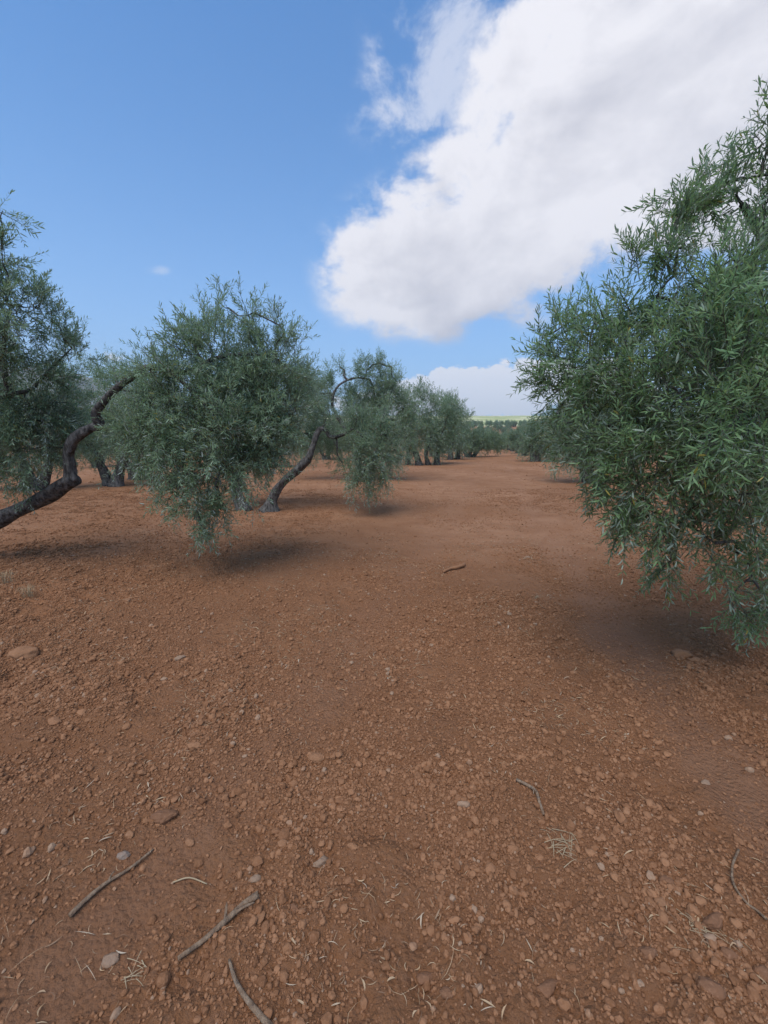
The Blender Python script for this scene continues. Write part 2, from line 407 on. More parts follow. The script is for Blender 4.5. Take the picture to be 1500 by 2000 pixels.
# ------------------------------------------------------------------ stones one can point to
def ground_at(px, py):
    r = ray(px, py); t = -EYE / r[2]
    for _ in range(12):
        p = r * t; t = (H(p[0], p[1]) - EYE) / r[2]
    p = r * t; return np.array([p[0], p[1], float(H(p[0], p[1]))])
STONES = [
 (45, 1282, 44, 'orange', 'orange lump of stone at the left edge below the leaning tree'),
 (322, 1595, 44, 'brown', 'oblong brown stone above the upper of the two straight sticks'),
 (627, 1686, 30, 'pale', 'pale squarish stone right of and above the thick stick'),
 (242, 1671, 22, 'grey', 'pale grey pebble just left of the tip of the thin stick'),
 (499, 1717, 20, 'pale', 'flat pale pebble just above the tip of the thick stick'),
 (552, 1649, 21, 'orange', 'reddish angular pebble left of the pale squarish stone'),
 (574, 1774, 19, 'brown', 'left one of two round brown pebbles lying together right of the thick stick'),
 (590, 1781, 18, 'orange', 'right one of two round brown pebbles lying together right of the thick stick'),
 (215, 1877, 32, 'pale', 'pale pinkish crumbly stone below the thin stick'),
 (252, 1631, 18, 'orange', 'small flat orange pebble above the thin stick'),
 (372, 1645, 19, 'orange', 'rounded orange pebble right of the thin stick tip'),
 (672, 1617, 15, 'orange', 'small round orange pebble above the pale squarish stone'),
 (1070, 1932, 42, 'brown', 'pointed brown stone at the bottom between the two lone clods and the oblong stone'),
 (1265, 1865, 40, 'brown', 'wedge shaped brown stone in the lower right corner area'),
 (1395, 1800, 44, 'brown', 'long tapering brown stone beside the curved thin twig'),
 (1387, 1932, 42, 'brown', 'oblong reddish brown stone near the bottom right corner'),
 (830, 1910, 36, 'brown', 'dark blocky stone at the bottom centre, left of a rounded one'),
 (872, 1940, 29, 'brown', 'rounded smooth stone touching the dark blocky stone'),
 (1302, 1722, 24, 'brown', 'round knobbly brown stone left of the curved thin twig'),
 (1290, 1762, 22, 'orange', 'smooth orange pebble just below the round knobbly stone'),
 (1170, 1639, 15, 'orange', 'small orange pebble right of the dry grass wisp'),
 (1427, 1867, 30, 'brown', 'broad brown stone right of the wedge shaped stone'),
 (1492, 1905, 32, 'brown', 'brown stone cut by the right edge of the picture'),
 (1332, 1282, 32, 'orange', 'big orange stone lying under the hanging leaves on the right'),
 (1358, 1290, 20, 'orange', 'smaller orange stone touching the big one under the hanging leaves'),
 (995, 1201, 11, 'pale', 'little pale pebble below the withered leaf cluster in the middle of the path'),
 (919, 1176, 15, 'orange', 'flat orange pebble below the piece of bark'),
 (1120, 1314, 13, 'orange', 'round orange pebble on the smooth right wheel track'),
 (1031, 1089, 10, 'pale', 'tiny pale stone far along the smooth right wheel track'),
 (1040, 1412, 17, 'orange', 'orange lump in the middle distance of the path centre'),
 (832, 1325, 13, 'orange', 'orange pebble in the path centre beside a twin lump'),
 (352, 1286, 17, 'pale', 'flat pale pebble on the left rough soil'),
 (617, 1482, 32, 'orange', 'wide rounded orange stone left of the path centre'),
 (107, 1410, 24, 'orange', 'orange stone in the rough soil at the far left'),
 (380, 1457, 21, 'orange', 'flat orange stone left of the wide rounded one'),
 (1378, 1530, 16, 'pale', 'pale peach pebble right of the bent twig'),
 (1256, 1865, 1, '', '')]
for px, py, w, m, lab in STONES:
    if not lab: continue
    p = ground_at(px, py); r = w / 2 * np.linalg.norm(p - [0, 0, EYE]) * math.cos(math.atan2(abs(py - 1000), F)) / F * .98
    rr = np.random.default_rng(px * 7 + py)
    V0, F0 = I3; fr = unit(rr.normal(size=(9, 3)))
    h = rr.uniform(.62, .95, 9); vv = V0.copy()
    for nn_, hh in zip(fr, h):                       # knock flat facets off a ball
        dd = vv @ nn_; k = dd > hh; vv[k] -= (dd[k] - hh)[:, None] * nn_ * .85
    kf = rr.normal(size=(6, 3)) * 4; vv = vv * (1 + .05 * np.sin(V0 @ kf.T + rr.uniform(0, 6, 6)).sum(-1) / 2 + .022 * np.sin(V0 @ (kf * 2.7).T + rr.uniform(0, 6, 6)).sum(-1) + rr.normal(0, .008, len(V0)))[:, None]
    elong = rr.uniform(1.05, 1.3) if 'long' in lab or 'flat' in lab or 'wide' in lab else rr.uniform(.95, 1.1)
    ang = rr.uniform(-.5, .5); vv = vv * [elong, rr.uniform(.62, .85), rr.uniform(.42, .62)]
    if 'pointed' in lab or 'wedge' in lab or 'taper' in lab: vv[:, 1] *= 1 - .55 * (vv[:, 0:1].ravel() + 1) / 2; vv[:, 2] *= 1 - .4 * (vv[:, 0] + 1) / 2
    c_, s_ = math.cos(ang), math.sin(ang); vv = np.column_stack([vv[:, 0] * c_ - vv[:, 1] * s_, vv[:, 0] * s_ + vv[:, 1] * c_, vv[:, 2]]) * r
    o = mesh('stone', vv, [F0], [M_STONE[m]]); o.location = (p[0], p[1], p[2] + r * .10)
    tag(o, lab, 'pebble' if w < 23 else 'stone', 'loose stones and pebbles on the soil')

# ------------------------------------------------------------------ tubes
def crom(P, n):
    P = np.asarray(P, float); Q = np.vstack([2 * P[0] - P[1], P, 2 * P[-1] - P[-2]]); out = []
    for i in range(1, len(Q) - 2):
        t = np.linspace(0, 1, n, endpoint=False)[:, None]; a, b, c_, d = Q[i - 1], Q[i], Q[i + 1], Q[i + 2]
        out.append(.5 * (2 * b + (c_ - a) * t + (2 * a - 5 * b + 4 * c_ - d) * t ** 2 + (3 * b - a - 3 * c_ + d) * t ** 3))
    return np.vstack(out + [P[-1:]])
def tube(P, rad, seg=10, n=6, knob=.12, seed=0, flare=0.0):
    rr = np.random.default_rng(seed)
    A = crom(np.column_stack([P, rad]), n); C, r = A[:, :3], np.maximum(A[:, 3], .0008)
    T = unit(np.gradient(C, axis=0)); u = np.zeros_like(T); v = np.zeros_like(T)
    ref = np.array([.3, .8, .1]); u0 = unit(np.cross(T[0], ref))
    for i in range(len(T)):
        u0 = unit(u0 - T[i] * (u0 @ T[i])); u[i] = u0; v[i] = np.cross(T[i], u0)
    a = np.linspace(0, 2 * math.pi, seg, endpoint=False); s = np.arange(len(C))
    ph = rr.uniform(0, 6.3, 6)
    Ls = (np.concatenate([[0], np.cumsum(np.linalg.norm(np.diff(C, axis=0), axis=1))]) / max(r.mean(), .004))[:, None]
    ca, sa = np.cos(a)[None], np.sin(a)[None]
    k = 1 + knob * (np.sin(2 * a[None] + Ls * .12 + ph[0]) * .5 + np.sin(3 * a[None] - Ls * .09 + ph[1]) * .45
                    + 1.5 * vnoise(Ls / 3.6 + 0 * ca, seed * 3.1 + 0 * Ls + 0 * ca, seed) + 2.0 * vnoise(Ls / 2.3 + ca, sa + seed, seed + 1)
                    + 1.0 * vnoise(Ls / 1.5 + 2.2 * ca, 2.2 * sa + seed, seed + 2))
    if flare:
        fl = np.clip(1 - s / (n * 1.2), 0, 1) ** 2; k = k + flare * fl[:, None] * (.6 + .7 * np.maximum(0, np.sin(4 * a[None] + ph[3])))
    W = C[:, None] + r[:, None, None] * k[..., None] * (np.cos(a)[None, :, None] * u[:, None] + np.sin(a)[None, :, None] * v[:, None])
    m = len(C); i, j = np.meshgrid(np.arange(m - 1), np.arange(seg), indexing='ij')
    f = np.stack([i * seg + j, i * seg + (j + 1) % seg, (i + 1) * seg + (j + 1) % seg, (i + 1) * seg + j], -1).reshape(-1, 4)
    W = np.vstack([W.reshape(-1, 3), C[:1], C[-1:]])
    e = np.arange(seg); caps = np.vstack([np.column_stack([(e + 1) % seg, e, np.full(seg, m * seg)]),
                                          np.column_stack([(m - 1) * seg + e, (m - 1) * seg + (e + 1) % seg, np.full(seg, m * seg + 1)])])
    return W, f, caps, C

# sticks and twigs
def stick(pix, w0, w1, label, cat='stick', name='stick', mat=None, side=None):
    P = [ground_at(*p) for p in pix]; D = np.linalg.norm(P[0] - [0, 0, EYE]) * .8
    rad = np.linspace(w0, w1, len(P)) / 2 * D / F * .8
    Q = np.array(P); Q[:, 2] = [max(z, 0) for z in Q[:, 2] - Q[:, 2].min()]; Q[:, 2] = np.array([p[2] for p in P]) + rad + .006
    base = Q[0].copy(); o_root = empty(name, base)
    W, f, c_, C = tube(Q - base, rad, 9, 7, .05, int(pix[0][0]))
    mesh('stem', W, [f, c_], [mat or M_STICK], o_root)
    for k, (t, dxy, ln) in enumerate(side or ()):
        s = C[int(t * (len(C) - 1))]; e = s + np.array([dxy[0] * ln, dxy[1] * ln, .012])
        W, f, c_, _ = tube([s, (s + e) / 2 + [0, 0, .004], e], [rad.mean() * .6, rad.mean() * .5, rad.mean() * .25], 7, 5, .08, k)
        mesh('side_twig', W, [f, c_], [mat or M_STICK], o_root)
    return tag(o_root, label, cat, 'broken twigs lying on the soil')
stick([(137, 1795), (175, 1757), (212, 1727), (255, 1700), (300, 1663)], 9, 4.5, 'thin grey stick with a knot, left of and above the thicker one', side=[(.5, (.2, .9), .03)])
stick([(348, 1878), (395, 1845), (440, 1806), (475, 1775), (505, 1754)], 8, 14, 'thick pale straight stick with a broken end at lower left', side=[(.5, (-.2, .9), .05), (.62, (.9, .35), .07)])
stick([(448, 1880), (462, 1925), (490, 1968), (530, 2015)], 6, 11, 'curved tan stick running out of the bottom of the picture')
stick([(1008, 1527), (1028, 1537), (1046, 1549), (1053, 1570), (1062, 1596)], 7, 6, 'short bent twig, dark where it turns down, right of the centre', side=[(.45, (-.3, -.8), .05)])
stick([(1442, 1663), (1430, 1695), (1432, 1730), (1455, 1765), (1480, 1785), (1496, 1800)], 3.5, 4, 'long thin curved twig by the right edge')
stick([(866, 1120), (880, 1114), (893, 1112), (907, 1107)], 8, 11, 'piece of rough orange bark lying far down the path', 'piece of bark', 'bark_piece', M_STONE['orange'])
stick([(338, 1727), (370, 1718), (405, 1730)], 3, 2.5, 'fine tan straw stalk between the two straight sticks', 'stalk', 'straw_stalk', M_STRAW)
stick([(645, 1270), (655, 1296), (674, 1312)], 4, 3, 'small crooked twig on the soil left of the path', 'twig', 'twig') if False else None

def tuft(px, py, n, hmax, spread, label, flatk=.5):
    p = ground_at(px, py); rr = np.random.default_rng(px)
    V_, F_ = [], []
    for i in range(n):
        a = rr.uniform(0, 6.28) if hmax > .1 else rr.normal(-.5, .7); d = np.array([math.cos(a), math.sin(a), 0]); ln = rr.uniform(.3, 1) * spread * (1 if hmax < .1 else .6)
        s = rr.normal(0, spread * (.16 if hmax > .1 else .3), 3) * [1, 1, 0] - (d * ln * .5 if hmax < .1 else 0); w = np.cross(d, [0, 0, 1]) * rr.uniform(.0008, .0018)
        for k in range(5):
            t = k / 4; c_ = s + d * ln * t + [0, 0, .004 + hmax * rr.uniform(.8, 1) * math.sin(t * 2.4) * flatk]
            V_ += [c_ - w * (1 - t * .7), c_ + w * (1 - t * .7)]
        b = i * 10; F_ += [[b + 2 * k, b + 2 * k + 1, b + 2 * k + 3, b + 2 * k + 2] for k in range(4)]
    o = mesh('dry_grass_tuft', np.array(V_), [np.array(F_)], [M_STRAW]); o.location = p
    tag(o, label, 'dry grass', 'dry grass tufts')
tuft(1100, 1652, 30, .02, .10, 'flattened wisp of pale straw right of the centre')
tuft(55, 1165, 60, .13, .16, 'pale dry grass tuft at the left edge under the leaning tree', 1)
tuft(12, 1140, 50, .14, .18, 'dry grass tuft cut by the left edge of the picture', 1)
tuft(262, 1905, 14, .012, .06, 'small wisp of straw and leaves at the bottom left')
tuft(1048, 1168, 26, .05, .07, 'grey withered leaf cluster in the middle of the path')
tuft(1385, 1815, 24, .02, .09, 'crossed straws around the long tapering stone')

# ------------------------------------------------------------------ foliage
def leaves(B, A, Nn, Ln, wr, detail, rr, tint):
    """B base points, A leaf axes, Nn upper-side normals, Ln lengths"""
    n = len(B); A = unit(A); W = unit(np.cross(A, Nn)); Nn = np.cross(W, A)
    w = (Ln * wr * .5 * rr.uniform(.8, 1.2, n))[:, None]; Ln = Ln[:, None]; bend = rr.normal(.05, .07, n)[:, None] * Ln
    if detail:
        P = [B, B + A * Ln * .3 - W * w * .9 + Nn * bend * .7, B + A * Ln * .3 + W * w * .9 + Nn * bend * .7,
             B + A * Ln * .7 - W * w * .85 + Nn * bend * .8, B + A * Ln * .7 + W * w * .85 + Nn * bend * .8, B + A * Ln - Nn * bend * .3]
        V_ = np.stack(P, 1).reshape(-1, 3); b = (np.arange(n) * 6)[:, None]
        return V_, b + np.array([[0, 2, 4, 3]]) , np.vstack([b + np.array([[0, 3, 1]]), b + np.array([[3, 4, 5]])]), np.repeat(tint, 6)
    P = [B, B + A * Ln * .5 + W * w * 1.05 + Nn * bend, B + A * Ln, B + A * Ln * .5 - W * w * 1.05 + Nn * bend]
    V_ = np.stack(P, 1).reshape(-1, 3); b = (np.arange(n) * 4)[:, None]
    return V_, b + np.array([[0, 1, 2, 3]]), np.zeros((0, 3), int), np.repeat(tint, 4)
def foliage(name, blobs, parent, origin, seed, leaf=.062, wr=.19, dens=1.0, detail=True, spray=.42, shoots=8, per=13, twigs=True, filler=.5, droop=1.0, mat=None):
    """blobs: (centre(3), radius(3) , upright) in world metres. Sprays > shoots > leaf pairs."""
    rr = np.random.default_rng(seed); S_, D_, LN, DR = [], [], [], []
    for c_, rad, up in blobs:
        rad = np.asarray(rad, float); n = max(4, int(dens * 26 * (rad[0] * rad[1] * rad[2]) ** (1 / 3.) ** 2 / .16 * .42)) if False else max(4, int(dens * 95 * np.prod(rad) ** (2 / 3) * (.72 if up >= .6 else 1)))
        u = unit(rr.normal(size=(n, 3))); rho = rr.uniform(.15, 1, n) ** .55
        p = c_ + u * rad * (rho * .86)[:, None]
        low_ = np.clip(-u[:, 2] * 1.3 + .15, 0, 1)[:, None]; topk = np.clip(u[:, 2] + .3, 0, 1)[:, None]
        d = u * .75 + rr.normal(size=(n, 3)) * .38 + np.array([0, 0, 1.0]) * topk * (.35 + up * 1.3) - np.array([0, 0, 1.0]) * low_ * (.85 if up <= .01 else .4) * droop
        DR.append(np.full(n, droop * (1.0 if up <= .01 else .35 if up < .6 else .1))); S_.append(p); D_.append(unit(d)); LN.append(spray * rr.uniform(.55, 1.15, n) * np.clip(rad.mean() / .35, .45, 1.1))
    S_, D_, LN, DR = np.concatenate(S_), np.concatenate(D_), np.concatenate(LN), np.concatenate(DR); DK = np.repeat(DR, shoots); ns = len(S_)
    S_ = S_ - D_ * LN[:, None] * .45
    # shoots along each spray
    K = shoots; t = (np.arange(K)[None] + rr.uniform(0, 1, (ns, K))) / K * .92 + .08
    sag = -.30 * DR * np.clip(1 - D_[:, 2], 0, 1.2)
    def along(S, D, Lh, t, sg):
        z = np.zeros(t.shape + (3,)); z[..., 2] = sg[:, None] * Lh[:, None] * t ** 2
        return S[:, None] + D[:, None] * (Lh[:, None] * t)[..., None] + z
    SP = along(S_, D_, LN, t, sag); tan = D_[:, None] + np.stack([0 * t, 0 * t, 2 * sag[:, None] * t], -1); tan = unit(tan)
    rd = unit(rr.normal(size=(ns, K, 3)) + np.array([0, 0, .15])); rd = unit(rd - tan * (rd * tan).sum(-1, keepdims=True))
    SD = unit(tan * rr.uniform(.55, 1.1, (ns, K, 1)) + rd * rr.uniform(.5, .9, (ns, K, 1)))
    SD[:, -1] = unit(tan[:, -1] + rd[:, -1] * .15)
    SL = rr.uniform(.11, .26, (ns, K)) * (1.15 - .35 * t) * (leaf / .062) ** .5
    SP, SD, SL = SP.reshape(-1, 3), SD.reshape(-1, 3), SL.ravel(); m = len(SL)
    SP = SP - 0
    sg = -.25 * DK * np.clip(1 - SD[:, 2], 0, 1.1) * rr.uniform(0, 1, m)
    # leaves in pairs on each shoot
    Q = per; tt = (np.arange(Q)[None] // 2 * 2 + 1.2) / (Q + .5); tt = np.repeat(tt, m, 0) + rr.normal(0, .012, (m, Q))
    LP = along(SP, SD, SL, tt, sg); lt = unit(SD[:, None] + np.stack([0 * tt, 0 * tt, 2 * sg[:, None] * tt], -1))
    a0 = unit(np.cross(SD, rr.normal(size=(m, 3)))); a1 = np.cross(SD, a0)
    q = np.arange(Q); pair = q // 2; side = np.where(q % 2 == 0, 1, -1)
    ang = (pair % 2) * (math.pi / 2) + rr.normal(0, .3, (m, Q))
    rad_ = (np.cos(ang)[..., None] * a0[:, None] + np.sin(ang)[..., None] * a1[:, None]) * side[None, :, None]
    open_ = rr.uniform(.45, 1.05, (m, Q, 1)) * (1.1 - .55 * tt[..., None])
    LA = unit(lt * .85 + rad_ * open_ * 1.45 + rr.normal(size=(m, Q, 3)) * .12 - np.array([0, 0, .08]) * DK[:, None, None] + np.array([0, 0, .12]) * (1 - DK[:, None, None]))
    LL = leaf * rr.uniform(.5, 1.22, (m, Q)) * (1 - .35 * np.abs(tt - .45)) 
    NN = lt * .9 + np.array([0, 0, .65]) + rr.normal(size=(m, Q, 3)) * .35
    spt = np.repeat(rr.random(ns), K)
    tn = np.clip(rr.random((m, Q)) * .55 + spt[:, None] * .42, 0, .97); tn[rr.random((m, Q)) < .009] = 1
    LP, LA, NN, LL, tn = LP.reshape(-1, 3), LA.reshape(-1, 3), NN.reshape(-1, 3), LL.ravel(), tn.ravel()
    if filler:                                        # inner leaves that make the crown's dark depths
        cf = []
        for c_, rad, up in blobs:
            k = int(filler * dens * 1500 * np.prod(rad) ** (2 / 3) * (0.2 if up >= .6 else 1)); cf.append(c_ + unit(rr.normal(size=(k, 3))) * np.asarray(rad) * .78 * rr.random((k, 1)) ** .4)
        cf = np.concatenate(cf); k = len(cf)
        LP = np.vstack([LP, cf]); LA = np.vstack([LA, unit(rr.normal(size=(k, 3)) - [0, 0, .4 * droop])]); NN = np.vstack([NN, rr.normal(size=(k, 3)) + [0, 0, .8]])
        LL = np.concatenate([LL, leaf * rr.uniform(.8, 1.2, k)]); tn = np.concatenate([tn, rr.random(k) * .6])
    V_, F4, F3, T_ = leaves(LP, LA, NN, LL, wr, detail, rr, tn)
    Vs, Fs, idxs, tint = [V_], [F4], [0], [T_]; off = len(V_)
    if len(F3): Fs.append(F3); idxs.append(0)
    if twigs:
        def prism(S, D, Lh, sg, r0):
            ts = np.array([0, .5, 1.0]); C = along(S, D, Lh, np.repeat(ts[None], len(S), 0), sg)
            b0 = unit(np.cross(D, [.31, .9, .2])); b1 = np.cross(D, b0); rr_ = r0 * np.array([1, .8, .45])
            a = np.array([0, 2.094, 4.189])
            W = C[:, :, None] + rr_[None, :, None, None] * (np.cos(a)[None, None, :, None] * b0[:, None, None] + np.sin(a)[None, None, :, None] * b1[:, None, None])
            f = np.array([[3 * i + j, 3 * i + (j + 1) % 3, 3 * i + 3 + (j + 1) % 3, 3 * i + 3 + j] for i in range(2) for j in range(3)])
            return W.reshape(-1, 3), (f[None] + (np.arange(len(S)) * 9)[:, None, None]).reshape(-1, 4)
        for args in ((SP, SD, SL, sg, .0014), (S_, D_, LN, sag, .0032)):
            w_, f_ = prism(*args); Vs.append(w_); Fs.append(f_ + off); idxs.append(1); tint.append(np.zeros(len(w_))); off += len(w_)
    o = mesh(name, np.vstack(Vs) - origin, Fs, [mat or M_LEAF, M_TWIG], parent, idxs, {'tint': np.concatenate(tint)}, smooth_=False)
    return o, SP, len(LL)

def limb(parent, origin, P, rad, name='branch', seed=0, seg=10, flare=0.0, knob=.13, n=6):
    W, f, c_, C = tube(np.asarray(P) - origin, rad, seg, n, knob, seed, flare)
    mesh(name, W, [f, c_], [M_BARK], parent); return C + origin
def reach(parent, origin, skel, blobs, seed, r0=.014, r1=.004, seg=7, every=1):
    """a crooked branch from the nearest skeleton point into each blob"""
    rr = np.random.default_rng(seed); skel = [np.asarray(s) for s in skel]; pts = np.vstack(skel)
    order = sorted(range(len(blobs)), key=lambda i: np.min(np.linalg.norm(pts - blobs[i][0], axis=1)))
    for i in order[::every]:
        c_ = np.asarray(blobs[i][0]); d = np.linalg.norm(pts - c_, axis=1) + np.maximum(0, pts[:, 2] - c_[2] - .6) * .2
        s = pts[np.argmin(d)]; ln = np.linalg.norm(c_ - s)
        if ln < .12: continue
        e = c_ + (c_ - s) / ln * blobs[i][1][0] * .35
        mid = [s + (e - s) * t + rr.normal(0, .07, 3) * ln * .9 + [0, 0, .10 * ln * math.sin(math.pi * t)] for t in (.25, .5, .75)]
        C = limb(parent, origin, [s] + mid + [e], [r0, r0 * .85, r0 * .65, (r0 + r1) * .4, r1], seed=seed + i, seg=seg, n=5)
        pts = np.vstack([pts, C[len(C) // 3:]])
def blobs_px(lst):
    out = []
    for b in lst:
        px, py, d, r = b[:4]; up = b[4] if len(b) > 4 else .3; sq = b[5] if len(b) > 5 else 1.0
        out.append((at(px, py, d), (r, r, r * sq), up))
    return out
def olive_fruits(parent, origin, SP, cond, n, seed):
    rr = np.random.default_rng(seed); k = np.where(cond(SP))[0]
    if not len(k): return
    V0, F0 = I2; first = None
    for i in rr.choice(k, min(n, len(k)), replace=False):
        for _ in range(rr.integers(1, 3)):
            p = SP[i] + rr.normal(0, .018, 3) - origin - [0, 0, .02]
            if first is None:
                first = mesh('olive', V0 * [.0075, .0075, .0105], [F0], [M_OLIVE], parent); o = first
            else:
                o = first.copy(); COL.objects.link(o); o.parent = parent
            o.location = p; o.rotation_euler = (rr.uniform(-.5, .5), rr.uniform(-.5, .5), 0)

NL = 0
# ---- the near tree on the right, its trunk just outside the picture
base = np.array([4.5, 4.2, float(H(4.5, 4.2))])
t_right = empty('olive_tree', base)
tag(t_right, 'nearest olive tree, its big leafy crown filling the right edge and hanging to the ground', 'olive tree', 'olive trees of the grove')
sk = [limb(t_right, base, [base - [0, 0, .1], base + [-.25, -.1, .5], base + [-.55, -.25, 1.1], base + [-.9, -.5, 1.6]], [.2, .16, .14, .11], 'trunk', 3, 16, .5)]
e0 = sk[0][-1]
sk.append(limb(t_right, base, [e0, at(1520, 700, 3.3), at(1380, 640, 3.1), at(1240, 634, 2.9), at(1165, 642, 2.85)], [.10, .06, .034, .022, .006], seed=5))
sk.append(limb(t_right, base, [e0, at(1600, 560, 3.1), at(1500, 470, 2.8), at(1450, 400, 2.6)], [.09, .06, .035, .016], seed=6))
sk.append(limb(t_right, base, [e0, at(1620, 800, 3.0), at(1500, 850, 2.6), at(1400, 920, 2.4), at(1330, 1020, 2.45)], [.08, .04, .022, .014, .007], seed=7))
B1 = blobs_px([
 (1440, 800, 2.0, .46), (1320, 770, 2.15, .40), (1230, 720, 2.35, .34), (1150, 700, 2.6, .30), (1075, 690, 2.75, .20, .6), (1100, 760, 2.65, .22),
 (1130, 830, 2.5, .20), (1210, 850, 2.35, .27), (1180, 915, 2.5, .15, 0), (1330, 920, 2.1, .34, 0), (1440, 960, 2.1, .34, 0), (1260, 960, 2.4, .22, 0),
 (1440, 640, 2.2, .42), (1340, 600, 2.35, .28, .6), (1330, 480, 2.5, .17, 1), (1355, 400, 2.55, .12, 1.2), (1330, 375, 2.55, .09, 1.2), (1305, 450, 2.5, .13, 1.1), (1275, 530, 2.5, .15, .9), (1255, 590, 2.5, .16, .8), (1080, 650, 2.75, .12, .9), (1300, 560, 2.5, .16, 1), (1230, 630, 2.6, .16, .9), (1160, 620, 2.7, .14, .9),
 (1480, 480, 2.4, .26, .8), (1420, 520, 2.45, .22, .8), (1425, 360, 2.5, .10, 1.2), (1500, 360, 2.3, .14, .9), (1515, 275, 2.3, .11, .3),
 (1270, 1015, 2.45, .16, 0, 1.2), (1310, 1095, 2.5, .11, 0, 1.3), (1350, 1040, 2.4, .13, 0), (1220, 965, 2.5, .10, 0), (1380, 1050, 2.3, .2, 0),
 (1430, 1170, 2.5, .09, 0, 1.9), (1480, 1080, 2.4, .2, 0), (1500, 1170, 2.45, .12, 0, 1.6),
 (1600, 800, 2.3, .6), (1650, 600, 2.5, .6), (1600, 1000, 2.5, .45, 0), (1560, 640, 2.7, .6), (1450, 780, 2.9, .6), (1330, 720, 2.9, .42), (1700, 780, 3.2, .9), (1640, 450, 2.8, .4, .7)])
reach(t_right, base, sk, B1, 40, .009, .003)
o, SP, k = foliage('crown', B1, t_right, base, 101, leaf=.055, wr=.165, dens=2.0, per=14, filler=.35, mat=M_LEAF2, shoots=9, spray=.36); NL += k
olive_fruits(t_right, base, SP, lambda s: (s[:, 0] / s[:, 1] < .93) & (s[:, 2] > .8) & (s[:, 1] < 2.7), 42, 3)

# ---- the leaning tree on the left
base = np.append(flat(-190, 1118), 0); base[2] = H(base[0], base[1])
t_left = empty('olive_tree', base)
tag(t_left, 'leaning olive tree at the left edge with a bent bare limb below its large crown', 'olive tree', 'olive trees of the grove')
tr_pts = [base - [0, 0, .1], at(-90, 1060, 5.1), at(0, 1012, 5.0), at(80, 975, 4.95), at(145, 935, 4.85)]
sk = [limb(t_left, base, tr_pts, [.20, .135, .108, .092, .080], 'trunk', 11, 18, .5, .12, 8)]
sk.append(limb(t_left, base, [at(140, 940, 4.85), at(136, 900, 4.85), at(142, 862, 4.8), at(172, 838, 4.75), at(194, 828, 4.75), at(188, 806, 4.7), at(214, 772, 4.65), at(248, 742, 4.6), at(282, 720, 4.6), at(318, 716, 4.6)],
               [.078, .066, .056, .050, .052, .044, .040, .036, .032, .028], 'branch', 12, 16, 0, .15, 6))
sk.append(limb(t_left, base, [at(315, 716, 4.6), at(360, 728, 4.6), at(420, 700, 4.7), at(480, 692, 4.8), at(540, 700, 4.9)], [.032, .028, .024, .018, .010], seed=13))
sk.append(limb(t_left, base, [at(330, 722, 4.6), at(400, 790, 4.5), at(440, 870, 4.4), at(420, 950, 4.3)], [.026, .02, .014, .008], seed=14))
sk.append(limb(t_left, base, [at(-40, 1030, 5.05), at(-60, 900, 4.9), at(-30, 800, 4.8), at(15, 770, 4.7), at(5, 700, 4.6), at(20, 600, 4.5)], [.09, .07, .05, .035, .026, .012], seed=15, seg=12))
sk.append(limb(t_left, base, [at(15, 770, 4.7), at(60, 760, 4.8), at(100, 720, 4.9), at(140, 680, 5.0)], [.028, .02, .013, .006], seed=16))
B2 = blobs_px([
 (430, 700, 4.7, .50), (350, 760, 4.5, .42), (510, 760, 4.8, .42), (420, 840, 4.4, .50), (515, 845, 4.7, .33, 0), (320, 860, 4.45, .36, 0),
 (560, 700, 4.9, .26, .9), (480, 620, 4.8, .24, .9), (400, 630, 4.8, .22, .9), (370, 660, 4.7, .22, .6), (550, 640, 4.9, .18, .9), (440, 600, 4.8, .16, 1.1), (480, 895, 4.6, .24, 0),
 (385, 930, 4.35, .33, 0), (450, 920, 4.45, .28, 0), (400, 990, 4.3, .22, 0, 1.2), (398, 1035, 4.3, .13, 0, 1.2), (345, 965, 4.4, .16, 0, 1.2), (280, 880, 4.6, .22, 0), (440, 985, 4.4, .14, 0), (530, 885, 4.7, .12, 0), (250, 850, 4.6, .16, 0),
 (560, 790, 4.9, .30), (575, 740, 5.0, .22, .3), (570, 820, 4.9, .16, 0), (250, 830, 4.6, .2, .2), (300, 740, 4.6, .2, .6), (520, 690, 4.9, .3, .5), (440, 780, 4.9, .5), (340, 830, 4.8, .4), (480, 850, 4.9, .4), (285, 800, 4.6, .26), (320, 930, 4.5, .16, 0),
 # left part of its crown
 (0, 600, 4.3, .38, .5), (60, 600, 4.5, .22, .6), (-80, 540, 4.4, .6, .6), (5, 500, 4.3, .16, 1), (5, 420, 4.3, .11, 1.3), (20, 665, 4.5, .26), (60, 800, 4.8, .34, 0), (-10, 720, 4.7, .3), (60, 880, 4.7, .22, 0), (120, 790, 5.0, .26, 0), (110, 640, 4.8, .2, .8), (145, 690, 5.0, .26, .6),
 (100, 740, 4.9, .2), (100, 830, 5.0, .36, 0), (40, 880, 4.8, .30, 0), (-20, 840, 4.7, .40, 0), (-90, 720, 4.7, .6), (130, 870, 5.1, .2, 0), (30, 930, 4.8, .14, 0), (-140, 850, 4.9, .55, 0)])
reach(t_left, base, sk, B2, 60, .010, .003)
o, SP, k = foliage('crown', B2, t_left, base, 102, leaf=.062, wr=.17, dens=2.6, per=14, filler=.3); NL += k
olive_fruits(t_left, base, SP, lambda s: (s[:, 0] / s[:, 1] > -.62) & (s[:, 2] > 1.0) & (s[:, 1] < 4.6), 26, 4)

